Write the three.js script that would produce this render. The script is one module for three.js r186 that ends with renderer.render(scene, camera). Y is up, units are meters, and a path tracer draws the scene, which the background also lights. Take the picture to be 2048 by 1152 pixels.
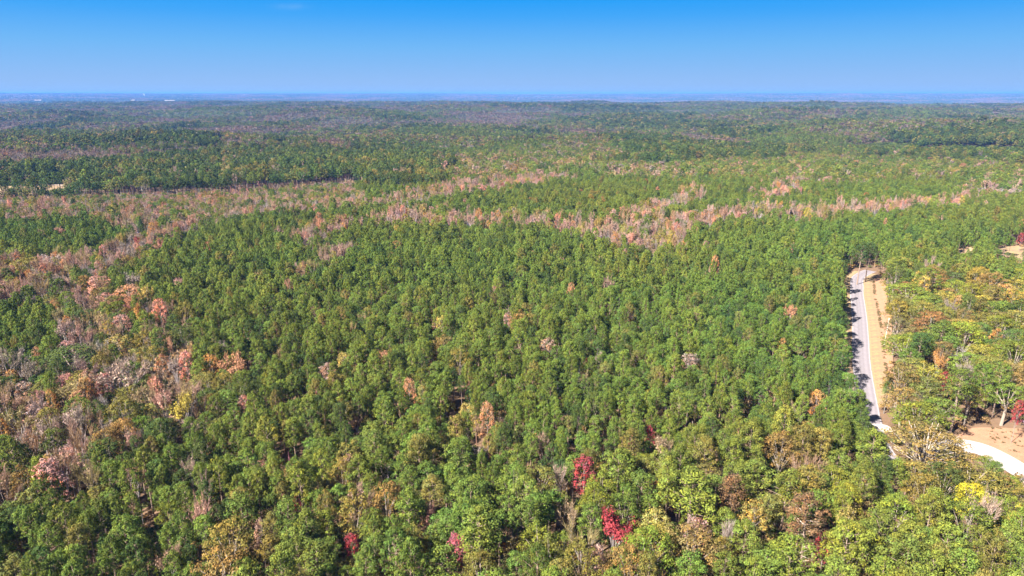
import * as THREE from 'three';
import { mergeGeometries } from 'three/addons/utils/BufferGeometryUtils.js';

// small number helpers
function rng(seed) { let s = seed | 0; return () => { s = (s + 0x6d2b79f5) | 0; let t = Math.imul(s ^ (s >>> 15), 1 | s); t = (t + Math.imul(t ^ (t >>> 7), 61 | t)) ^ t; return ((t ^ (t >>> 14)) >>> 0) / 4294967296; }; }
const hash = (x, y) => { let h = Math.imul(x | 0, 374761393) + Math.imul(y | 0, 668265263); h = Math.imul(h ^ (h >>> 13), 1274126177); return ((h ^ (h >>> 16)) >>> 0) / 4294967296; };
function noise(x, y) { const ix = Math.floor(x), iy = Math.floor(y), fx = x - ix, fy = y - iy, u = fx * fx * (3 - 2 * fx), v = fy * fy * (3 - 2 * fy); return (hash(ix, iy) * (1 - u) + hash(ix + 1, iy) * u) * (1 - v) + (hash(ix, iy + 1) * (1 - u) + hash(ix + 1, iy + 1) * u) * v; }
const fbm = (x, y, n = 4) => { let s = 0, a = 0.5, t = 0; for (let i = 0; i < n; i++) { s += a * noise(x, y); t += a; a *= 0.5; x = x * 2.03 + 17.3; y = y * 2.03 + 9.1; } return s / t; };
const smooth = (a, b, x) => { const t = Math.min(1, Math.max(0, (x - a) / (b - a))); return t * t * (3 - 2 * t); };
const lerp = (a, b, t) => a + (b - a) * t;
// ---------------------------------------------------------------- camera, sky, sun, exposure
const W = 2048, H = 1152, FOC = 1365.3, EYE = 85, PITCH = Math.atan(390 / FOC);
const scene = new THREE.Scene();
const camera = new THREE.PerspectiveCamera(2 * Math.atan(H / 2 / FOC) * 180 / Math.PI, W / H, 1, 60000);
camera.position.set(0, EYE, 0);
camera.rotation.x = -PITCH;
const EXPOSURE = 5.1;
const SUN_AZ = 52 * Math.PI / 180, SUN_EL = 42 * Math.PI / 180;          // shadows fall to the right and away
const sun = new THREE.DirectionalLight(new THREE.Color().setRGB(1, 0.93, 0.8), 4.4);
sun.position.set(-Math.sin(SUN_AZ) * Math.cos(SUN_EL), Math.sin(SUN_EL), Math.cos(SUN_AZ) * Math.cos(SUN_EL)).multiplyScalar(600);
sun.castShadow = true;
Object.assign(sun.shadow.camera, { left: -500, right: 500, top: 500, bottom: -500, near: 1, far: 2000 });
sun.shadow.mapSize.set(4096, 4096);
scene.add(sun);
{ // clear autumn sky: pale at the horizon, deep azure above
  const w = 2048, h = 1024, d = new Float32Array(w * h * 4);
  const stops = [[-90, [0.3, 0.52, 0.88]], [0, [0.32, 0.54, 0.9]], [0.9, [0.305, 0.525, 0.9]], [3.5, [0.17, 0.485, 0.925]], [5.7, [0.06, 0.395, 0.95]], [7.7, [0.0, 0.335, 0.95]], [10, [0.0, 0.28, 0.84]], [15, [0.006, 0.19, 0.6]], [32, [0.012, 0.105, 0.31]], [90, [0.015, 0.07, 0.21]]];
  for (let r = 0; r < h; r++) {
    const el = ((r + 0.5) / h - 0.5) * 180;
    let k = 0; while (k < stops.length - 2 && stops[k + 1][0] < el) k++;
    const t = Math.min(1, Math.max(0, (el - stops[k][0]) / (stops[k + 1][0] - stops[k][0])));
    for (let c = 0; c < w; c++) {
      const az = ((c + 0.5) / w - 0.5) * 360 + 90; // degrees right of straight ahead
      let wisp = 0; for (const [a, e, sa, se, v] of [[-16.8, 6.2, 1.1, 0.16, 0.1], [-21.3, 7.5, 1.4, 0.14, 0.08], [-41, 6.8, 2.6, 0.3, 0.05], [27, 7.6, 3.2, 0.22, 0.04]]) { const q = ((az - a - (el - e) * 2.2) / sa) ** 2 + ((el - e) / se) ** 2; if (q < 9) wisp += v * Math.exp(-q) * (0.5 + noise(az * 3.1, el * 9)); }
      for (let i = 0; i < 4; i++) d[(r * w + c) * 4 + i] = i === 3 ? 1 : lerp(stops[k][1][i] * (1 - t) + stops[k + 1][1][i] * t, [0.75, 0.85, 0.97][i], wisp) / EXPOSURE;
    }
  }
  const sky = new THREE.DataTexture(d, w, h, THREE.RGBAFormat, THREE.FloatType);
  sky.mapping = THREE.EquirectangularReflectionMapping; sky.magFilter = THREE.LinearFilter; sky.needsUpdate = true;
  scene.background = sky; scene.environment = sky;
}
scene.fog = new THREE.FogExp2(new THREE.Color().setRGB(0.11, 0.34, 1.0), 0.00006);

// ---------------------------------------------------------------- helpers
const V = (x, y, z) => new THREE.Vector3(x, y, z);
const taken = new Map();
function numbered(name) { const n = taken.get(name) ?? 0; taken.set(name, n + 1); return n ? name + '_' + String(n).padStart(3, '0') : name; }
function add(o, name, data) { o.name = numbered(name); Object.assign(o.userData, data); o.traverse((m) => { if (m.isMesh) m.castShadow = m.receiveShadow = true; }); scene.add(o); return o; }

// the lie of the land: level round the camera, rolling beyond, a ridge, a vale and blue hills at the end
function ground(x, z) {
  const r = Math.hypot(x, z);
  if (r < 420) return 0;
  let y = (fbm(x / 520 + 3.1, z / 420 + 8.7, 3) - 0.52) * 60 * smooth(420, 1500, r) * (1 - 0.4 * smooth(3000, 6000, r));
  const side = x / Math.max(1, r);
  y += 9 * smooth(2600, 4400, r) - (16 + 40 * smooth(-0.45, 0.1, side)) * smooth(4700, 7000, r) * (1 - smooth(9000, 15000, r));
  y += smooth(7500, 16500, r) * lerp(52, 36, smooth(-0.3, 0.1, side) * (1 - smooth(0.1, 0.45, side))) * (0.62 + 0.78 * fbm(x / 1900 + 40, z / 2600, 3));
  return y;
}
const SP = Math.sin(PITCH), CP = Math.cos(PITCH);
function at(px, py, up = 0) { // the point of the land (raised by up) that lies behind a place in the photograph
  const a = (px - W / 2) / FOC, b = -(py - H / 2) / FOC, d = V(a, -SP + b * CP, -CP - b * SP);
  let t = (EYE - up) / Math.max(1e-4, -d.y);
  if (t * Math.hypot(d.x, d.z) > 400) { t = 350; while (t < 30000 && EYE + d.y * t > ground(d.x * t, d.z * t) + up) t *= 1.004; }
  return V(d.x * t, 0, d.z * t);
}
function pixel(x, y, z) { const dy = y - EYE, depth = -dy * SP - z * CP, v = dy * CP - z * SP; return [W / 2 + FOC * x / depth, H / 2 - FOC * v / depth, depth]; }
function inside(poly, x, z) { let c = false; for (let i = 0, j = poly.length - 1; i < poly.length; j = i++) { const a = poly[i], b = poly[j]; if ((a.z > z) !== (b.z > z) && x < (b.x - a.x) * (z - a.z) / (b.z - a.z) + a.x) c = !c; } return c; }
const area = (up, pts) => { const p = []; for (let i = 0; i < pts.length; i += 2) p.push(at(pts[i], pts[i + 1], up)); p.box = new THREE.Box2().setFromPoints(p.map((v) => new THREE.Vector2(v.x, v.z))); return p; };
const within = (p, x, z) => x > p.box.min.x && x < p.box.max.x && z > p.box.min.y && z < p.box.max.y && inside(p, x, z);

// triangles with a colour each
class Mesher {
  constructor() { this.p = []; this.c = []; this.u = []; }
  tri(a, b, c, k) { this.p.push(a.x, a.y, a.z, b.x, b.y, b.z, c.x, c.y, c.z); for (let i = 0; i < 3; i++) this.c.push(k[0], k[1], k[2]); }
  quad(a, b, c, d, k) { this.tri(a, b, c, k); this.tri(a, c, d, k); }
  cone(a, b, ra, rb, n, k) { // a limb that tapers from a to b
    const d = b.clone().sub(a).normalize(), s = Math.abs(d.y) > 0.9 ? V(1, 0, 0) : V(0, 1, 0), u = s.cross(d).normalize(), w = d.clone().cross(u), ring = (o, r) => Array.from({ length: n }, (_, i) => o.clone().addScaledVector(u, Math.cos(i / n * 6.2832) * r).addScaledVector(w, Math.sin(i / n * 6.2832) * r));
    const A = ring(a, ra), B = ring(b, rb);
    for (let i = 0; i < n; i++) { const j = (i + 1) % n; this.quad(A[i], A[j], B[j], B[i], k); }
  }
  leaf(p, n, l, w, R, k) { // one leaf or spray of needles, facing along n
    const t = V(R() - 0.5, R() - 0.5, R() - 0.5).cross(n).normalize(), b = n.clone().cross(t);
    this.tri(p.clone().addScaledVector(t, l * 0.6), p.clone().addScaledVector(t, -l * 0.4).addScaledVector(b, w * 0.5), p.clone().addScaledVector(t, -l * 0.4).addScaledVector(b, -w * 0.5), k);
  }
  blade(a, b, w, R, k) { const d = b.clone().sub(a), s = V(R() - 0.5, R() - 0.5, R() - 0.5).cross(d).normalize().multiplyScalar(w / 2); this.tri(a.clone().add(s), a.clone().sub(s), b, k); }
  build() { const g = new THREE.BufferGeometry(); g.setAttribute('position', new THREE.Float32BufferAttribute(this.p, 3)); g.setAttribute('color', new THREE.Float32BufferAttribute(this.c, 3)); if (this.u.length) g.setAttribute('uv', new THREE.Float32BufferAttribute(this.u, 2)); return g; }
}
const around = (R) => { const y = 2 * R() - 1, a = R() * 6.2832, s = Math.sqrt(1 - y * y); return V(Math.cos(a) * s, y, Math.sin(a) * s); };
const grade = (R, lo, hi) => { const v = lerp(lo, hi, R()), t = (R() - 0.5) * 0.16; return [v * (1 + t), v, v * (1 - t * 1.2)]; };

// ---------------------------------------------------------------- kinds of tree (crown and trunk apart); q is how many leaves
// a clump: a small dome of leaves whose faces look outwards, unevenly
function clump(m, c, r, flat, n, size, R, k, low = -0.35) {
  const f = 1 / Math.sqrt(Math.max(1, 1));
  for (let i = 0; i < n; i++) {
    const d = around(R); if (d.y < low) d.y = -d.y;
    const p = c.clone().add(V(d.x * r, d.y * r * flat, d.z * r).multiplyScalar(0.62 + 0.46 * R()));
    const nn = d.add(V(R() - 0.5, R() - 0.5, R() - 0.5).multiplyScalar(0.85)).normalize(), g = grade(R, 0.55, 1.45);
    m.leaf(p, nn, size * (0.75 + 0.6 * R()) * f, size * (0.45 + 0.35 * R()) * f, R, [g[0] * k[0], g[1] * k[1], g[2] * k[2]]);
  }
}
const PINE_H = 15.5, OAK_H = 15, BARE_H = 15;
function pine(seed, q, open = 0, autumn = 0, narrow = 0) { // autumn: the looser, lower crown of a small maple
  const R = rng(seed * 7919 + 11 + autumn * 5077), c = new Mesher(), t = new Mesher(), H = autumn ? BARE_H : PINE_H, rad = narrow ? 1.9 + 0.3 * R() : autumn ? 2.9 + 0.6 * R() : 3.0 + 0.6 * R(), low = open ? 7 : narrow ? 2.6 : autumn ? 5.4 + R() : 7.6 + 1.5 * R(), lean = V((R() - 0.5) * 1.3, 0, (R() - 0.5) * 1.3), ph = R() * 6.28, lob = narrow ? 0.08 : 0.14 + 0.16 * R();
  const n = Math.max(6, Math.round((open ? 34 : narrow ? 90 : autumn ? 40 : 46) * Math.min(1, Math.sqrt(q) * 1.15))), per = Math.max(6, Math.round((autumn ? 1650 : 2850) * q / n)), size = 0.315 / Math.sqrt(Math.max(q, 0.02)) * (q < 0.3 ? 0.82 : 1);
  const bark = autumn ? [0.62, 0.56, 0.54] : [0.21, 0.15, 0.12], top = V(lean.x, H - 0.9, lean.z);
  if (q > 0.5) { t.cone(V(0, -0.3, 0), lean.clone().multiplyScalar(0.5).setY(9), autumn ? 0.17 : 0.24, autumn ? 0.1 : 0.17, 6, bark); t.cone(lean.clone().multiplyScalar(0.5).setY(9), top, autumn ? 0.1 : 0.17, 0.03, 5, bark); } else if (q > 0.1) t.cone(V(0, -0.3, 0), top, 0.2, 0.05, 3, bark);
  for (let i = 0; i < n; i++) {
    const s = i === 0 ? 1 : Math.pow((i + R() * 0.7) / n, narrow ? 1.15 : 0.78), a = i * 2.39996 + (R() - 0.5) * 0.9;
    const y = lerp(low, H - 0.8, s), prof = narrow ? 1.05 - 0.95 * s : Math.sqrt(Math.max(0.02, 1 - Math.pow(Math.abs(s - 0.4) / (s > 0.4 ? 0.64 : 0.58), 2)));
    const rr = i === 0 ? 0.1 : rad * prof * (1 + lob * Math.sin(2 * a + ph) + lob * Math.sin(3 * a - ph)) * Math.sqrt(0.42 + 0.58 * R()) * 0.82;
    const p = V(Math.cos(a) * rr, y + (R() - 0.5) * 0.6, Math.sin(a) * rr).addScaledVector(lean, y / H);
    const hue = (R() - 0.5) * (autumn ? 0.5 : 0.26), v = (autumn ? 0.7 : 0.82) + (autumn ? 0.5 : 0.36) * R();
    clump(c, p, (0.72 + 0.5 * R()) * (narrow ? 0.46 : autumn ? 0.85 : 1.1 - 0.2 * s) * (q < 0.3 ? 1.15 : 1), autumn ? 1.05 : 0.76, per, size, R, [v * (1 + hue), v, v * (1 - hue)]);
    if (q > 0.5 && i % 2) t.cone(lean.clone().multiplyScalar(y / H).setY(y - 0.7 - rr * (autumn ? 0.7 : 0.2)), p, 0.06, 0.02, 3, bark);
    if (open && i % 2) t.cone(lean.clone().multiplyScalar(y / H).setY(y - 0.4), p.clone().multiplyScalar(1.02), 0.07, 0.025, 3, [0.4, 0.32, 0.28]);
  }
  if (open) for (let i = 0; i < 11; i++) { const a = i * 2.4, y = low - 2.6 + i * 0.3; t.cone(V(lean.x * 0.4, y, lean.z * 0.4), V(Math.cos(a) * 2.3, y + 0.4 + R(), Math.sin(a) * 2.3), 0.05, 0.012, 3, [0.42, 0.35, 0.32]); }
  return { crown: c.build(), trunk: t.build(), h: H, r: rad };
}
function oak(seed, q, gnarled = 0) {
  const R = rng(seed * 104729 + 5), c = new Mesher(), t = new Mesher(), rad = 3.9 + 0.9 * R(), ph = R() * 6.28, hc = 9.2, ry = OAK_H - hc - 0.8, bark = gnarled ? [0.33, 0.28, 0.24] : [0.23, 0.19, 0.16];
  const n = Math.max(6, Math.round((gnarled ? 84 : 42) * Math.min(1, Math.sqrt(q) * 1.12))), per = Math.max(6, Math.round((gnarled ? 3200 : 2750) * q / n)), size = 0.325 / Math.sqrt(Math.max(q, 0.02)) * (q < 0.3 ? 0.82 : 1);
  if (q > 0.1) t.cone(V(0, -0.3, 0), V(0.2, 5.6, 0.1), 0.34, 0.24, q > 0.5 ? 7 : 3, bark);
  for (let i = 0; i < n; i++) {
    const u = (i + 0.5) / n, up = 1 - u * 1.32, a = i * 2.39996 + R() * 0.5, s = Math.sqrt(Math.max(0, 1 - up * up)), k = (0.66 + 0.3 * R()) * (1 + 0.14 * Math.sin(2 * a + ph) + 0.12 * Math.sin(3 * a + 2 * ph));
    const p = V(Math.cos(a) * s * rad * k, hc + up * ry * (0.72 + 0.26 * R()), Math.sin(a) * s * rad * k), hue = (R() - 0.5) * 0.26, v = 0.86 + 0.3 * R();
    clump(c, p, (0.85 + 0.5 * R()) * (gnarled ? 0.7 : 1) * (q < 0.3 ? 1.15 : 1), 0.7, per, size, R, [v * (1 + hue), v, v * (1 - hue)]);
    if (q > 0.5 && (gnarled ? i % 2 : i % 3 === 0)) { const m = p.clone().multiplyScalar(0.52).setY(lerp(5.6, p.y, 0.62) + R()); t.cone(V(0.2, 5.2 + R(), 0.1), m, gnarled ? 0.1 : 0.12, gnarled ? 0.07 : 0.07, 4, bark); t.cone(m, p.clone().setY(p.y + (gnarled ? 0.9 : 0)), gnarled ? 0.065 : 0.07, 0.025, 3, bark); }
  }
  return { crown: c.build(), trunk: t.build(), h: OAK_H, r: rad };
}
// bare: fans of upright branches and twigs, with `leafy` of the leaves left; narrow makes an upright cone
function bare(seed, q, leafy, narrow = 0) {
  const R = rng(seed * 15485863 + 3), c = new Mesher(), t = new Mesher(), rad = narrow ? 1.9 : 3.3 + 0.9 * R(), bark = [0.9, 0.85, 0.86], pale = [0.95, 0.93, 0.97], tips = [];
  const fork = 4.6 + R(), hc = 9.2, ry = BARE_H - hc;
  if (q > 0.1) t.cone(V(0, -0.3, 0), V(0, fork, 0), 0.17, 0.12, q > 0.5 ? 6 : 3, pale);
  if (narrow && q > 0.1) t.cone(V(0, fork, 0), V(0, BARE_H - 1, 0), 0.16, 0.02, 4, pale);
  const limbs = q > 0.5 ? 9 : q > 0.2 ? 6 : 4;
  for (let i = 0; i < limbs; i++) {
    const a = i * 2.39996 + R(), up = 0.25 + 0.7 * R(), s = Math.sqrt(1 - up * up), e = V(Math.cos(a) * s * rad * 0.78, hc + up * ry * 0.78, Math.sin(a) * s * rad * 0.78), m = V(e.x * 0.36, lerp(fork, e.y, 0.5), e.z * 0.36), st = narrow ? V(0, lerp(fork, 11, R()), 0) : V(0, fork - 0.3, 0);
    if (q > 0.1) { t.cone(st, m, 0.075, 0.05, q > 0.5 ? 4 : 3, pale); t.cone(m, e, 0.05, 0.02, 3, pale); }
    for (let j = 0; j < (q > 0.5 ? 6 : 4); j++) {
      const b = m.clone().lerp(e, 0.25 + 0.75 * R()), d = b.clone().sub(V(0, fork + 1, 0)).normalize().add(V((R() - 0.5) * 1.1, 0.25 + 0.5 * R(), (R() - 0.5) * 1.1)).normalize(), f = b.clone().addScaledVector(d, rad * (0.4 + 0.25 * R()));
      if (q > 0.1) t.blade(b, f, 0.09, R, pale), t.blade(b, f, 0.09, R, pale);
      tips.push([b, f]);
    }
  }
  const tw = Math.round(1000 * q * (1 - 0.55 * leafy)), lv = Math.round(1500 * q * leafy), w = 0.06 / Math.sqrt(Math.max(q, 0.03));
  for (let i = 0; i < tw; i++) { const [b, f] = tips[i % tips.length], p = b.clone().lerp(f, 0.3 + 0.7 * R()), d = p.clone().sub(V(0, fork + 2, 0)).normalize().add(around(R).multiplyScalar(0.55)).add(V(0, 0.25, 0)).normalize(); c.blade(p, p.clone().addScaledVector(d, 0.8 + 1.0 * R()), w, R, grade(R, 0.8, 1.25)); }
  for (let i = 0; i < lv; i++) { const [b, f] = tips[i % tips.length], p = b.clone().lerp(f, 0.2 + 0.9 * R()).add(around(R).multiplyScalar(0.85 * Math.pow(R(), 0.5))), o = p.clone().sub(V(0, hc - 1, 0)).normalize().add(around(R).multiplyScalar(0.8)).normalize(); const s = 0.36 / Math.sqrt(Math.max(q, 0.03)) * (0.7 + 0.6 * R()); c.leaf(p, o, s, s * 0.7, R, grade(R, 0.72, 1.3)); }
  return { crown: c.build(), trunk: t.build(), h: BARE_H, r: rad };
}
function bush(seed) { const R = rng(seed * 31 + 7), c = new Mesher(); for (let i = 0; i < 7; i++) clump(c, V((R() - 0.5) * 1.8, 0.5 + R() * 1.1, (R() - 0.5) * 1.8), 0.55 + 0.3 * R(), 0.8, 26, 0.42, R, [1, 1, 1], -0.1); return c.build(); }

const leafMat = (name, rgb) => { const m = new THREE.MeshPhysicalMaterial({ name, roughness: 1, transmission: 0.12, thickness: 0, specularIntensity: 0.25, side: THREE.DoubleSide, vertexColors: true }); if (rgb) m.color.setRGB(...rgb); return m; };
const barkMat = new THREE.MeshStandardMaterial({ name: 'bark', roughness: 0.95, vertexColors: true });
const paleBark = new THREE.MeshStandardMaterial({ name: 'pale_bark', roughness: 0.95, vertexColors: true }); paleBark.color.setRGB(0.34, 0.3, 0.29);
const stuffLeaf = leafMat('foliage'), stuffTwig = leafMat('twigs'); stuffTwig.transmission = 0.12;

// ---------------------------------------------------------------- the map of the woods (corners read off the photograph, then laid on the land)
const CAN = 15;
const Z = {
  clay: area(0, [1912, 874, 1945, 856, 2010, 856, 2080, 862, 2120, 900, 2120, 1000, 2048, 938, 1990, 906, 1905, 908, 1900, 892]),
  meadow: area(0, [1985, 507, 2020, 492, 2048, 484, 2100, 474, 2130, 500, 2110, 530, 2048, 524]),
  yard: area(0, [1908, 500, 1950, 494, 1975, 502, 1960, 511, 1915, 514]),
  clearing: area(2, [-60, 366, 60, 366, 128, 367, 150, 374, 110, 384, -60, 390]),
  streamA: area(CAN, [560, 455, 640, 432, 700, 425, 760, 410, 900, 411, 1010, 414, 1110, 420, 1190, 428, 1230, 436, 1290, 424, 1400, 411, 1500, 407, 1600, 401, 1760, 397, 1900, 386, 1990, 376, 1990, 388, 1900, 402, 1760, 411, 1600, 421, 1480, 429, 1420, 434, 1378, 446, 1375, 482, 1290, 488, 1225, 480, 1180, 458, 1090, 443, 980, 441, 860, 439, 740, 437, 690, 450, 640, 463, 580, 470]),
  streamB: area(CAN, [470, 412, 600, 402, 700, 395, 790, 380, 880, 360, 960, 350, 1060, 345, 1150, 340, 1165, 350, 1080, 360, 1000, 368, 930, 381, 870, 390, 780, 397, 680, 410, 560, 420, 480, 424]),
  finger: area(CAN, [572, 524, 600, 500, 650, 478, 700, 468, 695, 492, 645, 512, 600, 532]),
  fingerB: area(CAN, [1225, 432, 1300, 395, 1380, 372, 1420, 366, 1420, 380, 1360, 396, 1310, 420, 1270, 440]),
  fingerC: area(CAN, [1520, 372, 1570, 360, 1620, 362, 1600, 385, 1540, 392]),
  leftPink: area(CAN, [-150, 428, 90, 392, 200, 400, 300, 410, 390, 420, 420, 434, 390, 455, 340, 478, 300, 500, 230, 522, 150, 548, 60, 560, -150, 575]),
  leftDark: area(CAN, [-150, 432, 60, 425, 190, 428, 230, 450, 210, 478, 150, 492, 40, 500, -150, 520]),
  leftMix: area(CAN, [-200, 575, 60, 558, 150, 546, 185, 552, 300, 568, 385, 585, 345, 640, 332, 690, 390, 725, 500, 735, 505, 778, 400, 800, 310, 850, 150, 905, 20, 960, -200, 990]),
  leftPineA: area(CAN, [-200, 590, 20, 578, 100, 590, 115, 640, 60, 700, -200, 740]),
  leftMid: area(CAN, [-150, 372, 300, 368, 560, 366, 720, 348, 745, 398, 610, 408, 490, 420, 440, 434, 380, 430, 300, 412, 100, 396, -150, 430]),
  tallA: area(18, [-150, 328, 150, 323, 300, 310, 430, 297, 560, 290, 670, 290, 690, 312, 690, 338, 600, 348, 480, 354, 350, 357, 200, 360, 120, 366, -150, 366]),
  scrubA: area(7, [-150, 386, 110, 384, 150, 362, 300, 351, 500, 348, 700, 336, 720, 372, 560, 398, 300, 403, 90, 392, -150, 420]),
  tallB: area(18, [690, 302, 860, 298, 905, 318, 885, 352, 760, 355, 690, 338]),
  tanFar: area(CAN, [-150, 326, 130, 315, 260, 302, 420, 286, 440, 296, 290, 312, 150, 324, -150, 340]),
  young: area(6, [1690, 284, 1900, 279, 2120, 283, 2120, 314, 1950, 317, 1800, 307, 1690, 300]),
  youngB: area(6, [1290, 222, 1450, 221, 1450, 236, 1330, 236]),
  tallC: area(18, [1825, 262, 1950, 253, 2120, 247, 2120, 283, 1950, 279, 1828, 283]),
  tanRight: area(CAN, [1600, 262, 1700, 240, 1900, 236, 2120, 238, 2120, 247, 1950, 253, 1825, 264, 1700, 280]),
  pineB: area(CAN, [660, 415, 800, 397, 950, 381, 1080, 362, 1300, 352, 1500, 360, 1530, 375, 1500, 402, 1390, 409, 1280, 420, 1225, 430, 1100, 417, 900, 408, 740, 410]),
  pineC: area(CAN, [1530, 392, 1600, 372, 1750, 352, 1900, 345, 1940, 360, 1900, 384, 1760, 396, 1600, 400]),
  oakBelt: area(CAN, [1330, 322, 1560, 312, 1760, 310, 2000, 322, 2120, 330, 2120, 365, 1960, 362, 1890, 342, 1750, 348, 1600, 362, 1450, 348]),
  rightOaks: area(CAN, [1768, 575, 1752, 524, 1800, 512, 1905, 518, 1980, 522, 2120, 545, 2200, 700, 2200, 985, 2048, 990, 1900, 990, 1800, 960, 1782, 870, 1788, 700]),
  bottom: area(CAN, [960, 930, 1250, 870, 1500, 850, 1700, 870, 1790, 960, 2048, 990, 2300, 1000, 2300, 1400, 860, 1400]),
  bottomMid: area(CAN, [480, 930, 700, 860, 960, 830, 960, 930, 860, 1400, 400, 1400]),
};
const road = [[1741, 542], [1734, 544.5], [1725, 549], [1716, 556], [1713.5, 566], [1714, 571], [1713.5, 588], [1716, 607], [1719, 636], [1721, 673], [1722.5, 720], [1727.5, 763], [1734, 805], [1741, 845], [1752, 882], [1772, 915], [1800, 950]].map(([x, y]) => at(x, y));
const roadCurve = new THREE.CatmullRomCurve3(road, false, 'centripetal'), roadPts = roadCurve.getSpacedPoints(160);
function roadSide(x, z) { // signed distance from the centre line (right of the way towards the camera is negative) and place along it
  let best = 1e9, s = 0, k = 0;
  for (let i = 0; i < roadPts.length - 1; i++) {
    const a = roadPts[i], b = roadPts[i + 1], dx = b.x - a.x, dz = b.z - a.z, t = Math.min(1, Math.max(0, ((x - a.x) * dx + (z - a.z) * dz) / (dx * dx + dz * dz))), ex = x - a.x - dx * t, ez = z - a.z - dz * t, d = Math.hypot(ex, ez);
    if (d < best) { best = d; s = Math.sign(dx * ez - dz * ex); k = i + t; }
  }
  return [best, s, k];
}
const pick = (R, pairs) => { let t = 0; for (let i = 1; i < pairs.length; i += 2) t += pairs[i]; let r = R() * t; for (let i = 0; i < pairs.length; i += 2) if ((r -= pairs[i + 1]) <= 0) return pairs[i]; return pairs[0]; };
// leaf colours (linear), each with a word for labels
const TONES = {
  pine: { green: [0.096, 0.138, 0.024], 'mid green': [0.084, 0.12, 0.022], 'dark green': [0.05, 0.08, 0.02], 'yellow-green': [0.116, 0.146, 0.026], olive: [0.128, 0.12, 0.032], 'rust-brown': [0.135, 0.078, 0.038] },
  oak: { olive: [0.13, 0.122, 0.03], 'yellow-green': [0.122, 0.146, 0.021], 'dark green': [0.055, 0.08, 0.02], 'olive-brown': [0.165, 0.115, 0.042], russet: [0.19, 0.1, 0.04], 'golden': [0.18, 0.15, 0.03], green: [0.085, 0.122, 0.02] },
  bare: { tan: [0.26, 0.18, 0.115], grey: [0.25, 0.205, 0.185], 'pinkish grey': [0.31, 0.205, 0.175], straw: [0.25, 0.2, 0.1] },
  maple: { pink: [0.38, 0.19, 0.155], salmon: [0.35, 0.18, 0.11], orange: [0.37, 0.195, 0.065], crimson: [0.25, 0.042, 0.052], 'dusky pink': [0.3, 0.185, 0.145], yellow: [0.3, 0.26, 0.05], 'olive-yellow': [0.27, 0.22, 0.06] },
};
const P = { pine: ['green', 6, 'mid green', 4, 'dark green', 1.6, 'yellow-green', 1.3, 'olive', 0.6], oak: ['olive', 4, 'yellow-green', 2.5, 'dark green', 2, 'olive-brown', 1.6, 'russet', 0.12, 'golden', 0.4, 'green', 1.6], bare: ['tan', 4, 'grey', 2, 'pinkish grey', 4, 'straw', 1.5], maple: ['pink', 3, 'salmon', 3, 'orange', 1.2, 'dusky pink', 4, 'yellow', 0.3, 'olive-yellow', 2.4, 'crimson', 0.06] };
const mixes = {
  pine: { k: ['pine', 95.5, 'oak', 3, 'bare', 0.8, 'maple', 0.7], h: 0.86, s: 0.7 },
  stream: { k: ['bare', 56, 'maple', 20, 'oak', 13, 'pine', 11], s: 0.8, h: 0.95, d: 1.1 },
  leftPink: { k: ['bare', 46, 'maple', 26, 'oak', 18, 'pine', 10], h: 0.9, s: 0.8 },
  leftMix: { k: ['oak', 40, 'bare', 36, 'maple', 11, 'pine', 13], h: 0.92, s: 0.86, oak: ['olive', 3, 'dark green', 4, 'olive-brown', 2, 'green', 2] },
  tall: { k: ['pine', 55, 'oak', 42, 'bare', 3], h: 1.3, pine: ['dark green', 5, 'mid green', 2, 'olive', 1], oak: ['dark green', 4, 'olive', 3, 'green', 1], s: 1.15 },
  leftMid: { k: ['bare', 46, 'maple', 13, 'oak', 23, 'pine', 18], h: 0.62, s: 0.9, maple: ['salmon', 3, 'dusky pink', 4, 'olive-yellow', 3, 'pink', 1] },
  scrub: { k: ['bare', 46, 'maple', 10, 'oak', 28, 'pine', 16], h: 0.55, d: 0.85 },
  young: { k: ['pine', 1], h: 0.42, pine: ['green', 1, 'mid green', 2], s: 2.1 },
  tan: { k: ['bare', 78, 'maple', 8, 'oak', 12, 'pine', 2], h: 0.75 },
  rightOaks: { k: ['oak', 80, 'pine', 14, 'bare', 3.5, 'maple', 2.5], h: 0.95, oak: ['olive', 3.5, 'yellow-green', 3.6, 'olive-brown', 2.6, 'green', 2.4, 'golden', 1.8, 'russet', 0.4, 'dark green', 1.3], maple: ['orange', 3, 'salmon', 1, 'olive-yellow', 3], bare: ['grey', 3, 'tan', 1], s: 1.12 },
  bottom: { k: ['pine', 66, 'oak', 30, 'bare', 2.5, 'maple', 1.5], h: 1, pine: ['green', 4, 'yellow-green', 5, 'olive', 3, 'mid green', 2], oak: ['olive-brown', 1.6, 'olive', 4, 'yellow-green', 4, 'green', 2.5, 'golden', 0.25], s: 0.98 },
  bottomMid: { k: ['pine', 74, 'oak', 22, 'bare', 2, 'maple', 2], h: 0.95, s: 0.82, pine: ['green', 5, 'yellow-green', 3, 'olive', 2.5, 'mid green', 3], oak: ['olive-brown', 2.4, 'olive', 4, 'green', 2] },
  oakBelt: { k: ['oak', 66, 'pine', 24, 'bare', 8, 'maple', 2], h: 1, s: 1.15 },
  farOak: { k: ['oak', 58, 'pine', 20, 'bare', 22], h: 1.05, s: 1.2, oak: ['dark green', 3, 'olive', 5, 'green', 2, 'olive-brown', 4, 'yellow-green', 1] },
  farPine: { k: ['pine', 78, 'oak', 15, 'bare', 7], h: 1, s: 0.85 },
  farMix: { k: ['pine', 22, 'oak', 36, 'bare', 36, 'maple', 6], h: 0.95, s: 1.1 },
  none: null,
};
let driveLine = [];
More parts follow.
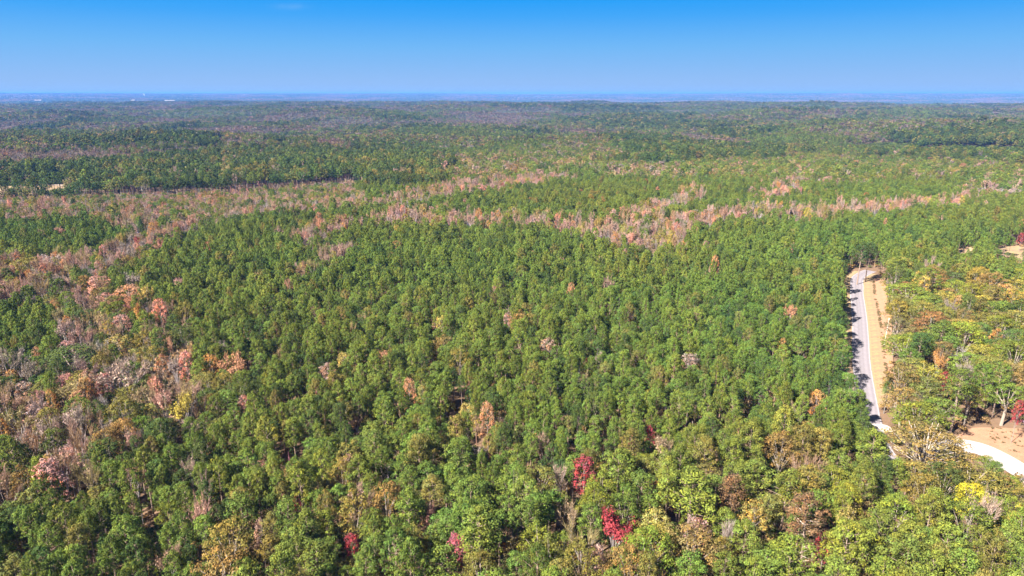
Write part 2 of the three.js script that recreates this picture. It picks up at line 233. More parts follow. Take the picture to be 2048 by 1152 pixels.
function woods(x, z, r) { // what grows here
  if (r < 480) {
    const [d, s, k] = roadSide(x, z);
    if (k < 132 ? d < (s > 0 ? 6.9 : (k > 5 ? lerp(11.5, 8.6, smooth(50, 115, k)) : 4.2)) : d < 3.2) return mixes.none;
    if (within(Z.clay, x, z) || driveLine.some((q) => Math.hypot(q.x - x, q.z - z) < 5)) return mixes.none;
    if (within(Z.meadow, x, z) || within(Z.yard, x, z)) return mixes.none;
    if (Math.abs(x - apron.x) < 5.5 && Math.abs(z - apron.z) < 6) return mixes.none;
  }
  const wob = r * 0.012, wx = x + (fbm(x / 30, z / 30, 2) - 0.5) * wob * 5, wz = z + (fbm(x / 30 + 50, z / 30, 2) - 0.5) * wob * 5.5, is = (n) => within(Z[n], wx, wz);
  if (is('clearing')) return mixes.none;
  if (r < 2200) {
    if (is('finger') || is('streamA') || is('streamB') || is('fingerB') || is('fingerC')) return mixes.stream;
    if (is('leftDark') || is('leftPineA')) return mixes.pine;
    if (is('leftPink')) return mixes.leftPink;
    if (is('leftMix')) return mixes.leftMix;
    if (is('tallA') || is('tallB') || is('tallC')) return mixes.tall;
    if (is('scrubA')) return mixes.scrub;
    if (is('leftMid')) return mixes.leftMid;
    if (is('tanFar')) return mixes.tan;
    if (is('tanRight')) return mixes.farMix;
    if (is('young')) return mixes.young;
    if (is('pineB') || is('pineC')) return mixes.pine;
    if (is('oakBelt')) return mixes.oakBelt;
    if (is('rightOaks')) return mixes.rightOaks;
    if (is('bottom')) return mixes.bottom;
    if (is('bottomMid')) return mixes.bottomMid;
  }
  if (is('youngB')) return mixes.young;
  if (r < 640) return mixes.pine;
  const n = fbm(x / 190 + 7, z / 260 + 3, 3), m = fbm(x / 170 + 70, z / 330 + 31, 4), e = x / r;
  if (m > 0.6 + 0.06 * smooth(-0.2, 0.3, e)) return mixes.tan;
  if (m > 0.54 + 0.04 * smooth(-0.2, 0.3, e)) return mixes.farMix;
  if (r > 800 && fbm(x / 260 + 11, z / 150 + 5, 2) > 0.63) return mixes.tall;
  return n > 0.53 ? mixes.farPine : mixes.farOak;
}
const apron = at(1766, 857);

// ---------------------------------------------------------------- ground, road, verge, drive, clearing
function dataTex(n, f, srgb) { const d = new Uint8Array(n * n * 4); for (let y = 0; y < n; y++) for (let x = 0; x < n; x++) { const c = f(x / n, y / n, x, y); for (let i = 0; i < 3; i++) d[(y * n + x) * 4 + i] = Math.max(0, Math.min(255, c[i] * 255)); d[(y * n + x) * 4 + 3] = 255; } const t = new THREE.DataTexture(d, n, n); t.wrapS = t.wrapT = THREE.RepeatWrapping; t.magFilter = THREE.LinearFilter; if (srgb) t.colorSpace = THREE.SRGBColorSpace; t.needsUpdate = true; return t; }
const tile = (u, v, f) => { const a = f(u, v), b = f(u - 1, v), c = f(u, v - 1), d = f(u - 1, v - 1), s = smooth(0.75, 1, u), t = smooth(0.75, 1, v); return lerp(lerp(a, b, s), lerp(c, d, s), t); };
const litter = dataTex(256, (u, v) => { const n = tile(u, v, (a, b) => fbm(a * 60 + 400, b * 60 + 400, 3)), m = tile(u, v, (a, b) => fbm(a * 7 + 100, b * 7 + 100, 3)), k = 0.62 + 0.5 * n + 0.3 * (m - 0.5); return [k * 0.86, k * 0.82, k * 0.78]; });
{
  const nx = 300, nz = 340, g = new THREE.PlaneGeometry(1, 1, nx, nz), p = g.attributes.position, c = [], uv = [];
  for (let j = 0; j <= nz; j++) for (let i = 0; i <= nx; i++) {
    const s = i / nx * 2 - 1, x = Math.sign(s) * (Math.abs(s) * 700 + Math.pow(Math.abs(s), 4) * 17800), v = j / nz, z = 160 - (v * 1000 + Math.pow(v, 3.4) * 19500), r = Math.hypot(x, z);
    p.setXYZ(j * (nx + 1) + i, x, ground(x, z) - (r > 6000 ? 1 : 0), z);
    const far = smooth(700, 2600, r), n = fbm(x / 40, z / 40, 3), m = fbm(x / 300 + 9, z / 300, 3);
    const near = [lerp(0.13, 0.22, n), lerp(0.085, 0.135, n), lerp(0.05, 0.085, n)], wood = m > 0.56 ? [0.13, 0.1, 0.06] : [0.06, 0.085, 0.035];
    c.push(...near.map((q, k) => lerp(q, wood[k], far))); uv.push(x / 9, z / 9);
  }
  g.setAttribute('color', new THREE.Float32BufferAttribute(c, 3)); g.setAttribute('uv', new THREE.Float32BufferAttribute(uv, 2)); g.computeVertexNormals();
  add(new THREE.Mesh(g, new THREE.MeshStandardMaterial({ name: 'forest_floor', roughness: 1, vertexColors: true, map: litter })), 'ground', { kind: 'structure' });
}
// a strip that follows the road between two offsets from its centre line; lifts give each edge's height
function strip(pts, l, r, rows, mat, lift, n = 4) {
  const pos = [], uv = [], idx = []; let s = 0;
  pts.forEach((q, i) => {
    const a = pts[Math.max(0, i - 1)], b = pts[Math.min(pts.length - 1, i + 1)], d = b.clone().sub(a).setY(0).normalize(); if (i) s += q.distanceTo(pts[i - 1]);
    for (let k = 0; k <= n; k++) { const o = lerp(typeof l === 'function' ? l(i, s) : l, typeof r === 'function' ? r(i, s) : r, k / n), x = q.x - d.z * o, z = q.z + d.x * o; pos.push(x, ground(x, z) + lift(k / n, i, s), z); uv.push(o / rows, s / rows); }
  });
  for (let i = 0; i < pts.length - 1; i++) for (let k = 0; k < n; k++) { const a = i * (n + 1) + k, b = a + n + 1; idx.push(a, b, a + 1, a + 1, b, b + 1); }
  const g = new THREE.BufferGeometry(); g.setAttribute('position', new THREE.Float32BufferAttribute(pos, 3)); g.setAttribute('uv', new THREE.Float32BufferAttribute(uv, 2)); g.setIndex(idx); g.computeVertexNormals();
  return new THREE.Mesh(g, mat);
}
const grit = dataTex(256, (u, v) => { const n = tile(u, v, (a, b) => fbm(a * 90 + 40, b * 90 + 40, 2)), m = tile(u, v, (a, b) => fbm(a * 5 + 3, b * 8 + 3, 3)); const k = 0.7 + 0.26 * n + 0.34 * (m - 0.5); return [k, k * 0.985, k]; });
const tarTex = dataTex(256, (u, v) => { // worn asphalt: polished wheel tracks, darker oil and patches, fine aggregate
  const n = tile(u, v, (a, b) => fbm(a * 80 + 4, b * 80 + 4, 2)), m = tile(u, v, (a, b) => fbm(a * 4 + 3, b * 2 + 3, 4)), o = u < 0.5 ? u : u - 1, w = Math.exp(-(((Math.abs(o) - 0.12) / 0.05) ** 2)) + Math.exp(-(((Math.abs(o) - 0.38) / 0.05) ** 2)), k = 0.72 + 0.14 * n + 0.42 * (m - 0.5) - 0.09 * w - (m > 0.62 ? 0.12 : 0); return [k, k * 0.985, k * 1.01];
});
const grassTex = dataTex(256, (u, v) => { const n = tile(u, v, (a, b) => fbm(a * 70 + 9, b * 70 + 9, 2)), m = tile(u, v, (a, b) => fbm(a * 6 + 31, b * 6 + 31, 3)); return [0.56 + 0.45 * n + 0.3 * (m - 0.5), 0.56 + 0.45 * n + 0.6 * (m - 0.5), 0.55 + 0.4 * n + 0.2 * (m - 0.5)]; });
const M = (name, rgb, map, bump = 0.02) => { const m = new THREE.MeshStandardMaterial({ name, roughness: 0.95, map, bumpMap: map, bumpScale: bump }); m.color.setRGB(...rgb); return m; };
const asphaltMat = M('asphalt', [0.25, 0.225, 0.25], tarTex, 0.01), dryGrass = M('dry_grass', [0.3, 0.205, 0.118], grassTex, 0.05), clayMat = M('clay', [0.36, 0.205, 0.13], litter, 0.06), gravelMat = M('gravel', [0.43, 0.39, 0.39], grit, 0.03), paintMat = M('road_paint', [0.5, 0.46, 0.44], grit, 0.002), concreteMat = M('concrete', [0.46, 0.42, 0.38], grit, 0.005);
{
  const tar = add(strip(roadPts, (i, s) => -2.68 - 0.2 * noise(s / 1.7, 3), (i, s) => 2.68 + 0.2 * noise(s / 1.9, 8), 5, asphaltMat, (k) => 0.1 + 0.05 * (1 - Math.abs(2 * k - 1)), 6), 'road', { kind: 'structure', label: 'pale grey two-lane asphalt road running away between the trees' });
  const line = (o, w) => strip(roadPts, o - w / 2, o + w / 2, 3, paintMat, () => 0.112, 1);
  const l1 = line(-2.52, 0.11); l1.name = 'edge_line'; tar.add(l1);
  const l2 = line(2.52, 0.1); l2.name = 'edge_line'; tar.add(l2);
  const some = roadPts.slice(4, 132);
  add(strip(some, -2.75, (i, s) => -7.1 - 0.9 * (noise(s / 2.5, 4) - 0.5), 7, dryGrass, (k, i, s) => 0.09 - 0.05 * k + 0.05 * noise(s / 2, k * 5), 6), 'grass_verge', { kind: 'structure', label: 'strip of dry mown grass along the right side of the road' });
  add(strip(some, 2.75, 5.2, 7, dryGrass, (k) => 0.09 - 0.05 * k, 3), 'grass_verge', { kind: 'structure', label: 'narrow dry grass shoulder under the pines beside the road' });
  add(strip(some, -6.5, (i) => -11.5 + 2.2 * smooth(40, 105, i), 6, clayMat, (k, i, s) => 0.04 + 1.5 * Math.pow(k, 1.3) * (1 - 0.7 * smooth(40, 100, i)) + 0.3 * k * (noise(s / 2.4, k * 3) - 0.3), 6), 'clay_bank', { kind: 'structure', label: 'bare orange clay bank between the grass verge and the hardwoods' });
}
function sheet(poly, mat, lift, step, name, data, rough = 0) { // an even sheet cut to an outline
  const sh = new THREE.Shape(new THREE.CatmullRomCurve3(poly.map((p) => V(p.x, 0, p.z)), true, 'catmullrom', 0.3).getPoints(poly.length * 5).map((p) => new THREE.Vector2(p.x, -p.z)));
  const g = new THREE.ShapeGeometry(sh); g.rotateX(-Math.PI / 2); const p = g.attributes.position, uv = [];
  for (let i = 0; i < p.count; i++) { p.setY(i, ground(p.getX(i), p.getZ(i)) + lift); uv.push(p.getX(i) / step, p.getZ(i) / step); }
  g.setAttribute('uv', new THREE.Float32BufferAttribute(uv, 2)); g.computeVertexNormals();
  return add(new THREE.Mesh(g, mat), name, { kind: 'structure', ...data });
}
sheet(Z.clay, clayMat, 0.05, 11, 'clay_clearing', { label: 'bare orange clay clearing behind the gravel drive' });
sheet(Z.meadow, dryGrass, 0.3, 14, 'dry_meadow', { label: 'tan mown meadow in a gap of the woods' });
sheet(Z.yard, M('dry_yard', [0.42, 0.27, 0.16], grassTex), 0.03, 9, 'dry_yard', { label: 'tan patch of dry grass beside the far bend of the road' });
{
  const drive = driveLine = new THREE.CatmullRomCurve3([at(1868, 902), at(1895, 899), at(1925, 893), at(1958, 898), at(1993, 914), at(2030, 936), at(2075, 965), at(2130, 1010)], false, 'centripetal').getSpacedPoints(60);
  add(strip(drive, (i, s) => -3 - 0.7 * noise(s / 5, 1), (i, s) => 3 + 0.8 * noise(s / 4, 9), 7, gravelMat, (k) => 0.12 + 0.06 * (1 - Math.abs(2 * k - 1)), 6), 'gravel_drive', { kind: 'structure', label: 'curving white gravel drive below the clay clearing' });
  sheet([V(apron.x - 2.2, 0, apron.z - 2.2), V(apron.x + 1.6, 0, apron.z - 1.6), V(apron.x + 2.2, 0, apron.z + 1.6), V(apron.x - 0.9, 0, apron.z + 2.4)], concreteMat, 0.2, 5, 'concrete_apron', { label: 'pale concrete apron where the drive meets the road' });
  sheet(Z.clearing, M('broom_sedge', [0.27, 0.18, 0.1], grassTex, 0.1), 0.4, 16, 'sedge_field', { label: 'tan clearing at the foot of tall dark trees' });
  sheet(area(0, [62, 370, 90, 369, 130, 371.5, 128, 374, 95, 372.5, 64, 373]), M('dusty_track', [0.36, 0.28, 0.21], grit), 0.8, 9, 'gravel_track', { label: 'pale track along the back of the tan clearing' });
  for (const q of [[68, 202.4, 82, 202.2, 82, 203.6, 70, 203.8], [262, 202.6, 270, 202.4, 271, 203.4, 262, 203.6], [330, 203, 348, 203, 350, 204.2, 331, 204.2], [484, 191.6, 492, 191.5, 492, 192.2, 484, 192.3]]) sheet(area(0, q), M('pale_field', [0.3, 0.25, 0.21], grassTex), 14, 40, 'pale_field', { label: 'small pale field far off in the wooded hills' });
}

// ---------------------------------------------------------------- trees: landmarks read off the photograph, then the woods round them
// kind, tone, x, y of the crown's middle, width in pixels, height in metres, label, short name; options
const marks = [
  ['maple', 'crimson', 1168, 962, 54, 15, 'crimson maple with a pale forked trunk among green pines', 'forked crimson maple'],
  ['maple', 'crimson', 1228, 1072, 84, 13, 'broad crimson maple crown behind a bright green pine', 'broad crimson maple'],
  ['maple', 'pink', 912, 1115, 36, 13, 'small rose-pink cone-shaped maple between green pines', 'rose-pink cone maple', { crimsonish: 1, narrow: 1 }],
  ['maple', 'crimson', 1297, 886, 24, 12, 'little scarlet maple beside a leafless tan tree', 'little scarlet maple'],
  ['maple', 'crimson', 1264, 907, 24, 12, 'small scarlet maple just in front of another scarlet one', 'small scarlet maple'],
  ['bare', 'tan', 1326, 905, 52, 13, 'fan-shaped leafless tan tree beside two small scarlet maples', 'fan-shaped tan tree'],
  ['bare', 'pinkish grey', 1118, 970, 46, 13, 'greyish-pink leafless tree touching a tall crimson maple', 'greyish-pink bare tree'],
  ['maple', 'dusky pink', 1085, 910, 34, 13, 'dusky pink maple in a dark gap of the pines', 'dusky pink maple'],
  ['maple', 'salmon', 976, 846, 30, 15, 'upright salmon-pink maple among dark pines', 'upright salmon maple', { narrow: 1 }],
  ['maple', 'olive-yellow', 936, 845, 44, 14, 'broad tan-orange tree left of an upright salmon maple', 'broad tan-orange tree'],
  ['maple', 'salmon', 820, 795, 26, 15, 'pale salmon tree beside a narrow yellow one', 'pale salmon tree', { narrow: 1 }],
  ['maple', 'olive-yellow', 846, 805, 24, 14, 'narrow yellow tree in a shaded gap', 'narrow yellow tree', { narrow: 1 }],
  ['maple', 'orange', 424, 745, 42, 15, 'glowing orange round tree, left one of a touching pair', 'left orange twin'],
  ['maple', 'salmon', 468, 746, 52, 15, 'salmon-orange round tree, right one of a touching pair', 'right orange twin'],
  ['bare', 'pinkish grey', 252, 762, 100, 17, 'large leafless tree with a fan of whitish-pink branches', 'large whitish bare tree'],
  ['bare', 'straw', 150, 790, 64, 15, 'leafless tree with yellow-topped twigs beside an orange cone', 'yellow-topped bare tree'],
  ['maple', 'orange', 173, 795, 28, 15, 'narrow orange cone-shaped tree beside a yellow-topped bare tree', 'orange cone tree', { narrow: 1 }],
  ['maple', 'orange', 105, 812, 20, 13, 'slim orange spire among dark shaded trees', 'slim orange spire', { narrow: 1 }],
  ['maple', 'dusky pink', 53, 795, 44, 12, 'low reddish-brown round tree in a dark hollow', 'reddish round tree'],
  ['bare', 'straw', 38, 850, 52, 14, 'round leafless straw-coloured tree near the frame edge', 'round straw tree'],
  ['maple', 'orange', 4, 868, 30, 12, 'orange tree cut by the frame edge', 'edge orange tree'],
  ['maple', 'pink', 246, 662, 46, 15, 'rose-pink maple above a shaded oak hollow', 'rose-pink maple'],
  ['maple', 'pink', 196, 578, 50, 15, 'bright pink maple, topmost of a pink group', 'topmost pink maple'],
  ['maple', 'pink', 212, 612, 46, 14, 'reddish-pink maple in front of a brighter pink one', 'reddish-pink maple'],
  ['maple', 'salmon', 262, 596, 62, 14, 'wide salmon tree right of the pink maples', 'wide salmon tree'],
  ['maple', 'olive-yellow', 240, 702, 54, 14, 'dome-shaped olive-yellow tree under a rose-pink maple', 'olive-yellow dome'],
  ['oak', 'dark green', 140, 718, 104, 16, 'great dark green oak with a deep shadow on its side', 'great dark oak'],
  ['oak', 'dark green', 165, 640, 66, 15, 'dark green oak crown just beyond the great dark oak', 'lesser dark oak'],
  ['oak', 'olive', 60, 530, 60, 15, 'olive-brown oak among pinkish leafless trees', 'olive-brown oak'],
  ['bare', 'grey', 38, 728, 48, 14, 'grey leafless tree in shade beside a slim orange tree', 'shaded grey tree'],
  ['maple', 'salmon', 78, 720, 16, 12, 'slim salmon tree beside the great dark oak', 'slim salmon tree', { narrow: 1 }],
  ['bare', 'grey', 105, 530, 60, 15, 'pale grey leafless tree in the pinkish wood', 'pale grey tree'],
  ['bare', 'grey', 262, 568, 40, 14, 'whitish leafless tree behind the wide salmon tree', 'whitish tree'],
  ['bare', 'straw', 186, 968, 36, 14, 'straw-topped leafless tree with a white trunk in the pines', 'white-trunked straw tree'],
  ['bare', 'straw', 155, 965, 28, 13, 'smaller straw leafless tree beside a white-trunked one', 'smaller straw tree'],
  ['bare', 'pinkish grey', 383, 950, 38, 14, 'dim pinkish leafless tree in a dark gap', 'dim pinkish tree'],
  ['bare', 'pinkish grey', 412, 985, 30, 14, 'grey leafless tree with a clear trunk by a dark gap', 'clear-trunked grey tree'],
  ['maple', 'pink', 860, 1050, 34, 12, 'pinkish half-bare maple between green pines', 'half-bare pink maple'],
  ['maple', 'crimson', 595, 1025, 18, 10, 'tiny scarlet shrub-like maple among olive trees', 'tiny scarlet maple'],
  ['maple', 'crimson', 706, 1104, 36, 10, 'low scarlet maple half hidden by green crowns', 'low scarlet maple'],
  ['maple', 'dusky pink', 526, 1080, 26, 12, 'dusty pink tree in a shaded gap near the bottom edge', 'dusty pink tree', { narrow: 1 }],
  ['bare', 'tan', 1130, 1043, 60, 13, 'twiggy tan tree behind a broad crimson crown', 'twiggy tan tree'],
  ['oak', 'russet', 1302, 985, 40, 12, 'rusty orange-brown oak beside a big green crown', 'rusty oak'],
  ['pine', 'rust-brown', 1615, 1050, 78, 20, 'dying rust-brown pine with bare lower limbs and pale trunk', 'dying brown pine', { open: 1 }],
  ['pine', 'rust-brown', 1462, 1000, 56, 17, 'rust-brown pine standing in a deep dark gap', 'rust-brown pine'],
  ['pine', 'yellow-green', 1382, 1000, 108, 19, 'big bright green pine with a rounded lumpy crown', 'big bright pine'],
  ['pine', 'yellow-green', 1487, 1092, 70, 15, 'feathery pale green cypress-like pine beside a white snag', 'feathery pale pine'],
  ['bare', 'grey', 1455, 1085, 26, 15, 'thin white leafless snag beside a feathery pale pine', 'thin white snag', { narrow: 1 }],
  ['maple', 'crimson', 1648, 1098, 40, 11, 'crimson maple beneath the limbs of the dying brown pine', 'under-limb crimson maple'],
  ['oak', 'olive-brown', 1850, 888, 150, 17, 'huge half-bare oak with twisting pale limbs above the gravel drive', 'huge twisted oak', { gnarled: 1 }],
  ['oak', 'golden', 1945, 1000, 62, 15, 'brilliant yellow hardwood below the gravel drive', 'brilliant yellow hardwood', { yellow: 1 }],
  ['oak', 'yellow-green', 1790, 1030, 90, 16, 'lime-green broad crown below the road end', 'lime-green crown'],
  ['oak', 'olive', 1940, 958, 120, 11, 'broad olive-gold oak at the near edge of the gravel drive', 'broad olive-gold oak'],
  ['pine', 'yellow-green', 1745, 905, 66, 17, 'bright green pine in front of the road end', 'road-end pine'],
  ['maple', 'orange', 1562, 705, 18, 13, 'upright orange tree in the green pines left of the road', 'upright orange tree', { narrow: 1 }],
  ['maple', 'salmon', 1580, 632, 28, 12, 'tan-orange patch of leaves in the pines left of the road', 'tan-orange tree'],
  ['maple', 'orange', 1630, 812, 40, 12, 'amber tree among the green crowns left of the road', 'amber tree'],
  ['maple', 'dusky pink', 1095, 708, 34, 14, 'brownish-pink maple beside a dark gap in the pines', 'brownish-pink maple'],
  ['maple', 'pink', 1015, 655, 24, 14, 'salmon-pink tree alone among dense green pines', 'lone salmon tree'],
  ['maple', 'salmon', 1142, 590, 14, 14, 'slim salmon tree high in the pine stand', 'slim high salmon tree', { narrow: 1 }],
  ['maple', 'dusky pink', 1378, 738, 44, 13, 'dusty brown-pink tree in a break of the pines', 'dusty brown-pink tree'],
  ['maple', 'salmon', 765, 730, 36, 13, 'peach-coloured low tree between dark pines', 'peach-coloured tree'],
  ['maple', 'olive-yellow', 690, 735, 30, 13, 'straw-yellow upright tree beside dark pines', 'straw-yellow tree', { narrow: 1 }],
  ['maple', 'dusky pink', 655, 755, 44, 12, 'pinkish brushy tree left of a straw-yellow one', 'pinkish brushy tree'],
  ['oak', 'olive-brown', 885, 690, 40, 13, 'brown shaded oak in a hole of the pine canopy', 'brown shaded oak'],
  ['maple', 'crimson', 1886, 773, 28, 12, 'dark red tree among yellow-green hardwoods right of the road', 'dark red tree'],
  ['maple', 'crimson', 2034, 832, 20, 12, 'red tree with pale trunks at the back of the clay clearing', 'red clearing tree'],
  ['oak', 'yellow-green', 1812, 690, 70, 15, 'bright yellow-green hardwood right of the utility pole', 'bright hardwood by the pole'],
  ['oak', 'yellow-green', 1815, 585, 80, 15, 'sunlit yellow-green hardwood near the far bend of the road', 'sunlit hardwood by the bend'],
  ['pine', 'dark green', 1722, 512, 34, 20, 'tall dark pine at the bend where the road vanishes', 'tall dark bend pine'],
  ['pine', 'dark green', 1738, 510, 30, 19, 'dark pine right of the tallest one at the road bend', 'right dark bend pine'],
  ['pine', 'mid green', 1880, 672, 50, 17, 'lone round pine among the yellow-green hardwoods', 'lone round pine'],
  ['maple', 'crimson', 2042, 480, 14, 11, 'small red tree at the edge of the tan meadow', 'red meadow tree'],
  ['bare', 'grey', 1927, 750, 34, 13, 'grey leafless tree among golden hardwoods', 'grey tree among gold'],
  ['maple', 'orange', 1875, 730, 30, 12, 'rust-orange tree behind a dark red one', 'rust-orange tree'],
  ['maple', 'orange', 1990, 682, 26, 12, 'orange tree in the hardwoods far right of the road', 'far-right orange tree'],
  ['maple', 'pink', 118, 470, 20, 13, 'small pink tree against dark pines', 'small pink tree'],
  ['bare', 'straw', 110, 508, 34, 14, 'straw-yellow leafless crown at the pink wood edge', 'straw-yellow crown'],
  ['maple', 'yellow', 237, 795, 14, 9, 'little bright yellow tree beneath the large whitish bare tree', 'little yellow tree'],
  ['maple', 'salmon', 325, 742, 34, 14, 'peach round tree right of the large whitish bare tree', 'peach round tree'],
  ['bare', 'grey', 352, 742, 34, 14, 'silvery leafless tree right of a peach round one', 'silvery tree'],
];
const trees = [], spots = [];
const baseOf = { pine: [PINE_H, 3.3, 0.68], oak: [OAK_H, 4.3, 0.7], bare: [BARE_H, 3.7, 0.68], maple: [BARE_H, 3.2, 0.62] };
const RM = rng(2024);
for (const [kind, tone, px, py, wide, h, label, short, o = {}] of marks) {
  const up = h * baseOf[kind][2], p = at(px, py, up), depth = pixel(p.x, up, p.z)[2], r = wide * (o.narrow ? 1.3 : 1.08) / 2 * depth / FOC;
  trees.push({ kind, tone, x: p.x, y: ground(p.x, p.z), z: p.z, h, r, turn: RM() * 6.28, label, short, mark: true, px, py, depth, o, v: (RM() * 64) | 0, tint: o.crimsonish ? [0.42, 0.1, 0.12] : o.yellow ? [0.34, 0.29, 0.02] : TONES[kind][tone] });
}
{ // the woods, band by band
  const bands = [[60, 640, 3.15, 0], [640, 1500, 4.3, 1], [1500, 2700, 8.2, 2], [2700, 6200, 13.5, 3]];
  const grid = new Map(), key = (x, z) => Math.floor(x / 12) * 100003 + Math.floor(z / 12);
  const put = (t) => { const k = key(t.x, t.z); if (!grid.has(k)) grid.set(k, []); grid.get(k).push(t); };
  trees.forEach(put);
  const nearBy = (x, z) => { const out = []; for (let i = -1; i <= 1; i++) for (let j = -1; j <= 1; j++) { const g = grid.get(key(x + i * 12, z + j * 12)); if (g) out.push(...g); } return out; };
  spots.push(...trees);
  const open = (list, up = 0) => { for (let i = 0; i < list.length; i += 2) { const p = at(list[i], list[i + 1], up); spots.push({ px: list[i], py: list[i + 1], depth: pixel(p.x, up, p.z)[2] - 1, bare: true }); } };
  open([1716, 560, 1724, 554, 1712, 575, 1722, 575, 1730, 580, 1722, 600, 1735, 605, 1714, 620, 1726, 625, 1745, 630, 1716, 650, 1730, 650, 1755, 655, 1718, 680, 1735, 680, 1765, 680, 1720, 705, 1735, 705, 1765, 700, 1724, 730, 1742, 730, 1762, 730, 1730, 760, 1748, 760, 1763, 760, 1733, 785, 1750, 790, 1764, 790, 1738, 815, 1756, 815, 1768, 820, 1745, 840, 1760, 840, 1750, 858, 1762, 856, 1772, 850]);
  open([1915, 868, 1930, 862, 1945, 860, 1960, 860, 1975, 862, 1990, 862, 2005, 864, 2020, 866, 2035, 868, 2046, 868, 1925, 876, 1955, 868, 1985, 868, 2015, 873, 1920, 890, 1935, 890, 1950, 895, 1965, 892, 1980, 900, 1995, 903, 2010, 915, 2025, 922, 2040, 934, 1945, 876, 1965, 872, 1985, 876, 2005, 880, 2025, 878, 2043, 880, 2000, 892, 2020, 900, 2040, 912]);
  open([1990, 510, 2005, 506, 2020, 503, 2035, 503, 2045, 500, 2030, 495, 2045, 490, 2010, 512, 1995, 515, 2015, 514, 2035, 515, 2044, 521, 2044, 530, 2032, 522, 2042, 514, 2000, 498, 2030, 509, 2015, 498, 1918, 503, 1928, 503, 1940, 499, 20, 372, 50, 372, 80, 372, 105, 373, 125, 372]);
  for (const [r0, r1, cell, band] of bands) {
    const R = rng(band * 977 + 13), tan = 0.79, n = Math.ceil(r1 / cell);
    for (let j = 0; j < n; j++) {
      const z0 = -j * cell; if (-z0 < r0 * 0.55) continue;
      const half = Math.ceil((-z0 * tan + 46 + cell) / cell);
      for (let i = -half; i <= half; i++) {
        const x = (i + (j % 2) * 0.5 + (R() - 0.5) * 0.96) * cell, z = z0 + (R() - 0.5) * 0.96 * cell, r = Math.hypot(x, z), a = R(), b = R(), c = R(), e = R(), f = R();
        if (r < r0 || r >= r1 || x > -z * tan + 14) continue;
        const m = woods(x, z, r); if (!m) continue;
        if (r < 640 && fbm(x / 7 + 200, z / 7, 2) < 0.29) continue;               // holes in the canopy
        const RR = () => c, kind = pick(() => a, m.k), tone = pick(RR, m[kind] ?? P[kind]);
        if (band && kind === 'oak' && b < 0.5) continue;  // wider crowns stand farther apart
        const [bh, br] = baseOf[kind]; let hh = bh * m.h * (0.8 + 0.42 * e), stretch = 1 + 0.14 * (f - 0.5), rr = br * Math.sqrt(m.h) * (m.s ?? 1) * (0.68 + 0.5 * f + 0.34 * (fbm(x / 14 + 31, z / 14, 2) - 0.4)) * [1, 1.06, 1.5, 2.2][band];
        if (r < 740) {
          let bad = false;
          for (const t of nearBy(x, z)) if (t.mark ? Math.hypot(t.x - x, t.z - z) < (t.r + rr) * 0.62 : Math.hypot(t.x - x, t.z - z) < (t.r + rr) * 0.54) { bad = true; break; }
          if (bad) continue;
          for (let go = 0; go < 4 && !bad; go++) {                                  // a neighbour in front of a landmark is a lower tree
            const q = pixel(x, hh * 0.72, z), pr = rr * FOC / q[2]; let hides = false;
            for (const t of spots) if (q[2] < t.depth && Math.abs(q[0] - t.px) < pr * (t.bare ? 0.9 : 0.65) && Math.abs(q[1] - t.py) < (t.bare ? Math.max(pr * 0.8, hh * 0.3 * FOC / q[2]) : pr * 0.7)) { hides = true; break; }
            if (!hides) break; if (go === 3) bad = true; hh *= 0.72; rr *= 0.86;
          }
          if (bad) continue;
        }
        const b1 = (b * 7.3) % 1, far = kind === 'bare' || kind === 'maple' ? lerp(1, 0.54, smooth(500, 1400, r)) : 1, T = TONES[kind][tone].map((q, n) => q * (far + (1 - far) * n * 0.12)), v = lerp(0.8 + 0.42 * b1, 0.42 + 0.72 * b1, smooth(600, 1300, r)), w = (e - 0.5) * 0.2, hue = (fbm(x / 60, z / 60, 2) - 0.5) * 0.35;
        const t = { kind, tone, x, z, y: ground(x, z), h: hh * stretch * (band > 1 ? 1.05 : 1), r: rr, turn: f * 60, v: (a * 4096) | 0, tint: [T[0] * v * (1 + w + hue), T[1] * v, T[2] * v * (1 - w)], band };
        trees.push(t); if (r < 740) put(t);
      }
    }
  }
}
{ // lower storey between the big crowns
  const R = rng(4321), cell = 4.3;
  for (let z = -64; z > -560; z -= cell) for (let x = z * 0.8 - 20; x < -z * 0.8 + 10; x += cell) {
    const X = x + (R() - 0.5) * cell, zz = z + (R() - 0.5) * cell, a = R(), b = R(), c = R(), r = Math.hypot(X, zz); if (a < 0.5) continue;
    const m = woods(X, zz, r); if (!m || m.h < 0.6) continue;
    const kind = pick(() => b, ['pine', 35, 'oak', 50, 'maple', 5, 'bare', 10]), tone = pick(() => c, P[kind]), h = 5 + 4 * R(), rr = 1.5 + 0.8 * R(), q = pixel(X, h, zz);
    if (roadSide(X, zz)[0] < 5.5 + rr || within(Z.clay, X - rr, zz + 5) || within(Z.meadow, X, zz + 9)) continue;
    let bad = false; for (const t of spots) { if ((t.mark && Math.hypot(t.x - X, t.z - zz) < 2.5) || (q[2] < t.depth && Math.abs(q[0] - t.px) < rr * FOC / q[2] * 0.9 && q[1] < t.py + rr * FOC / q[2] && pixel(X, 0, zz)[1] > t.py)) { bad = true; break; } }
    if (bad) continue;
    const T = TONES[kind][tone], v = 0.8 + 0.35 * R();
    trees.push({ kind, tone, x: X, z: zz, y: 0, h, r: rr, turn: a * 60, v: (b * 4096) | 0, tint: T.map((k) => k * v), band: 0, low: true });
  }
}
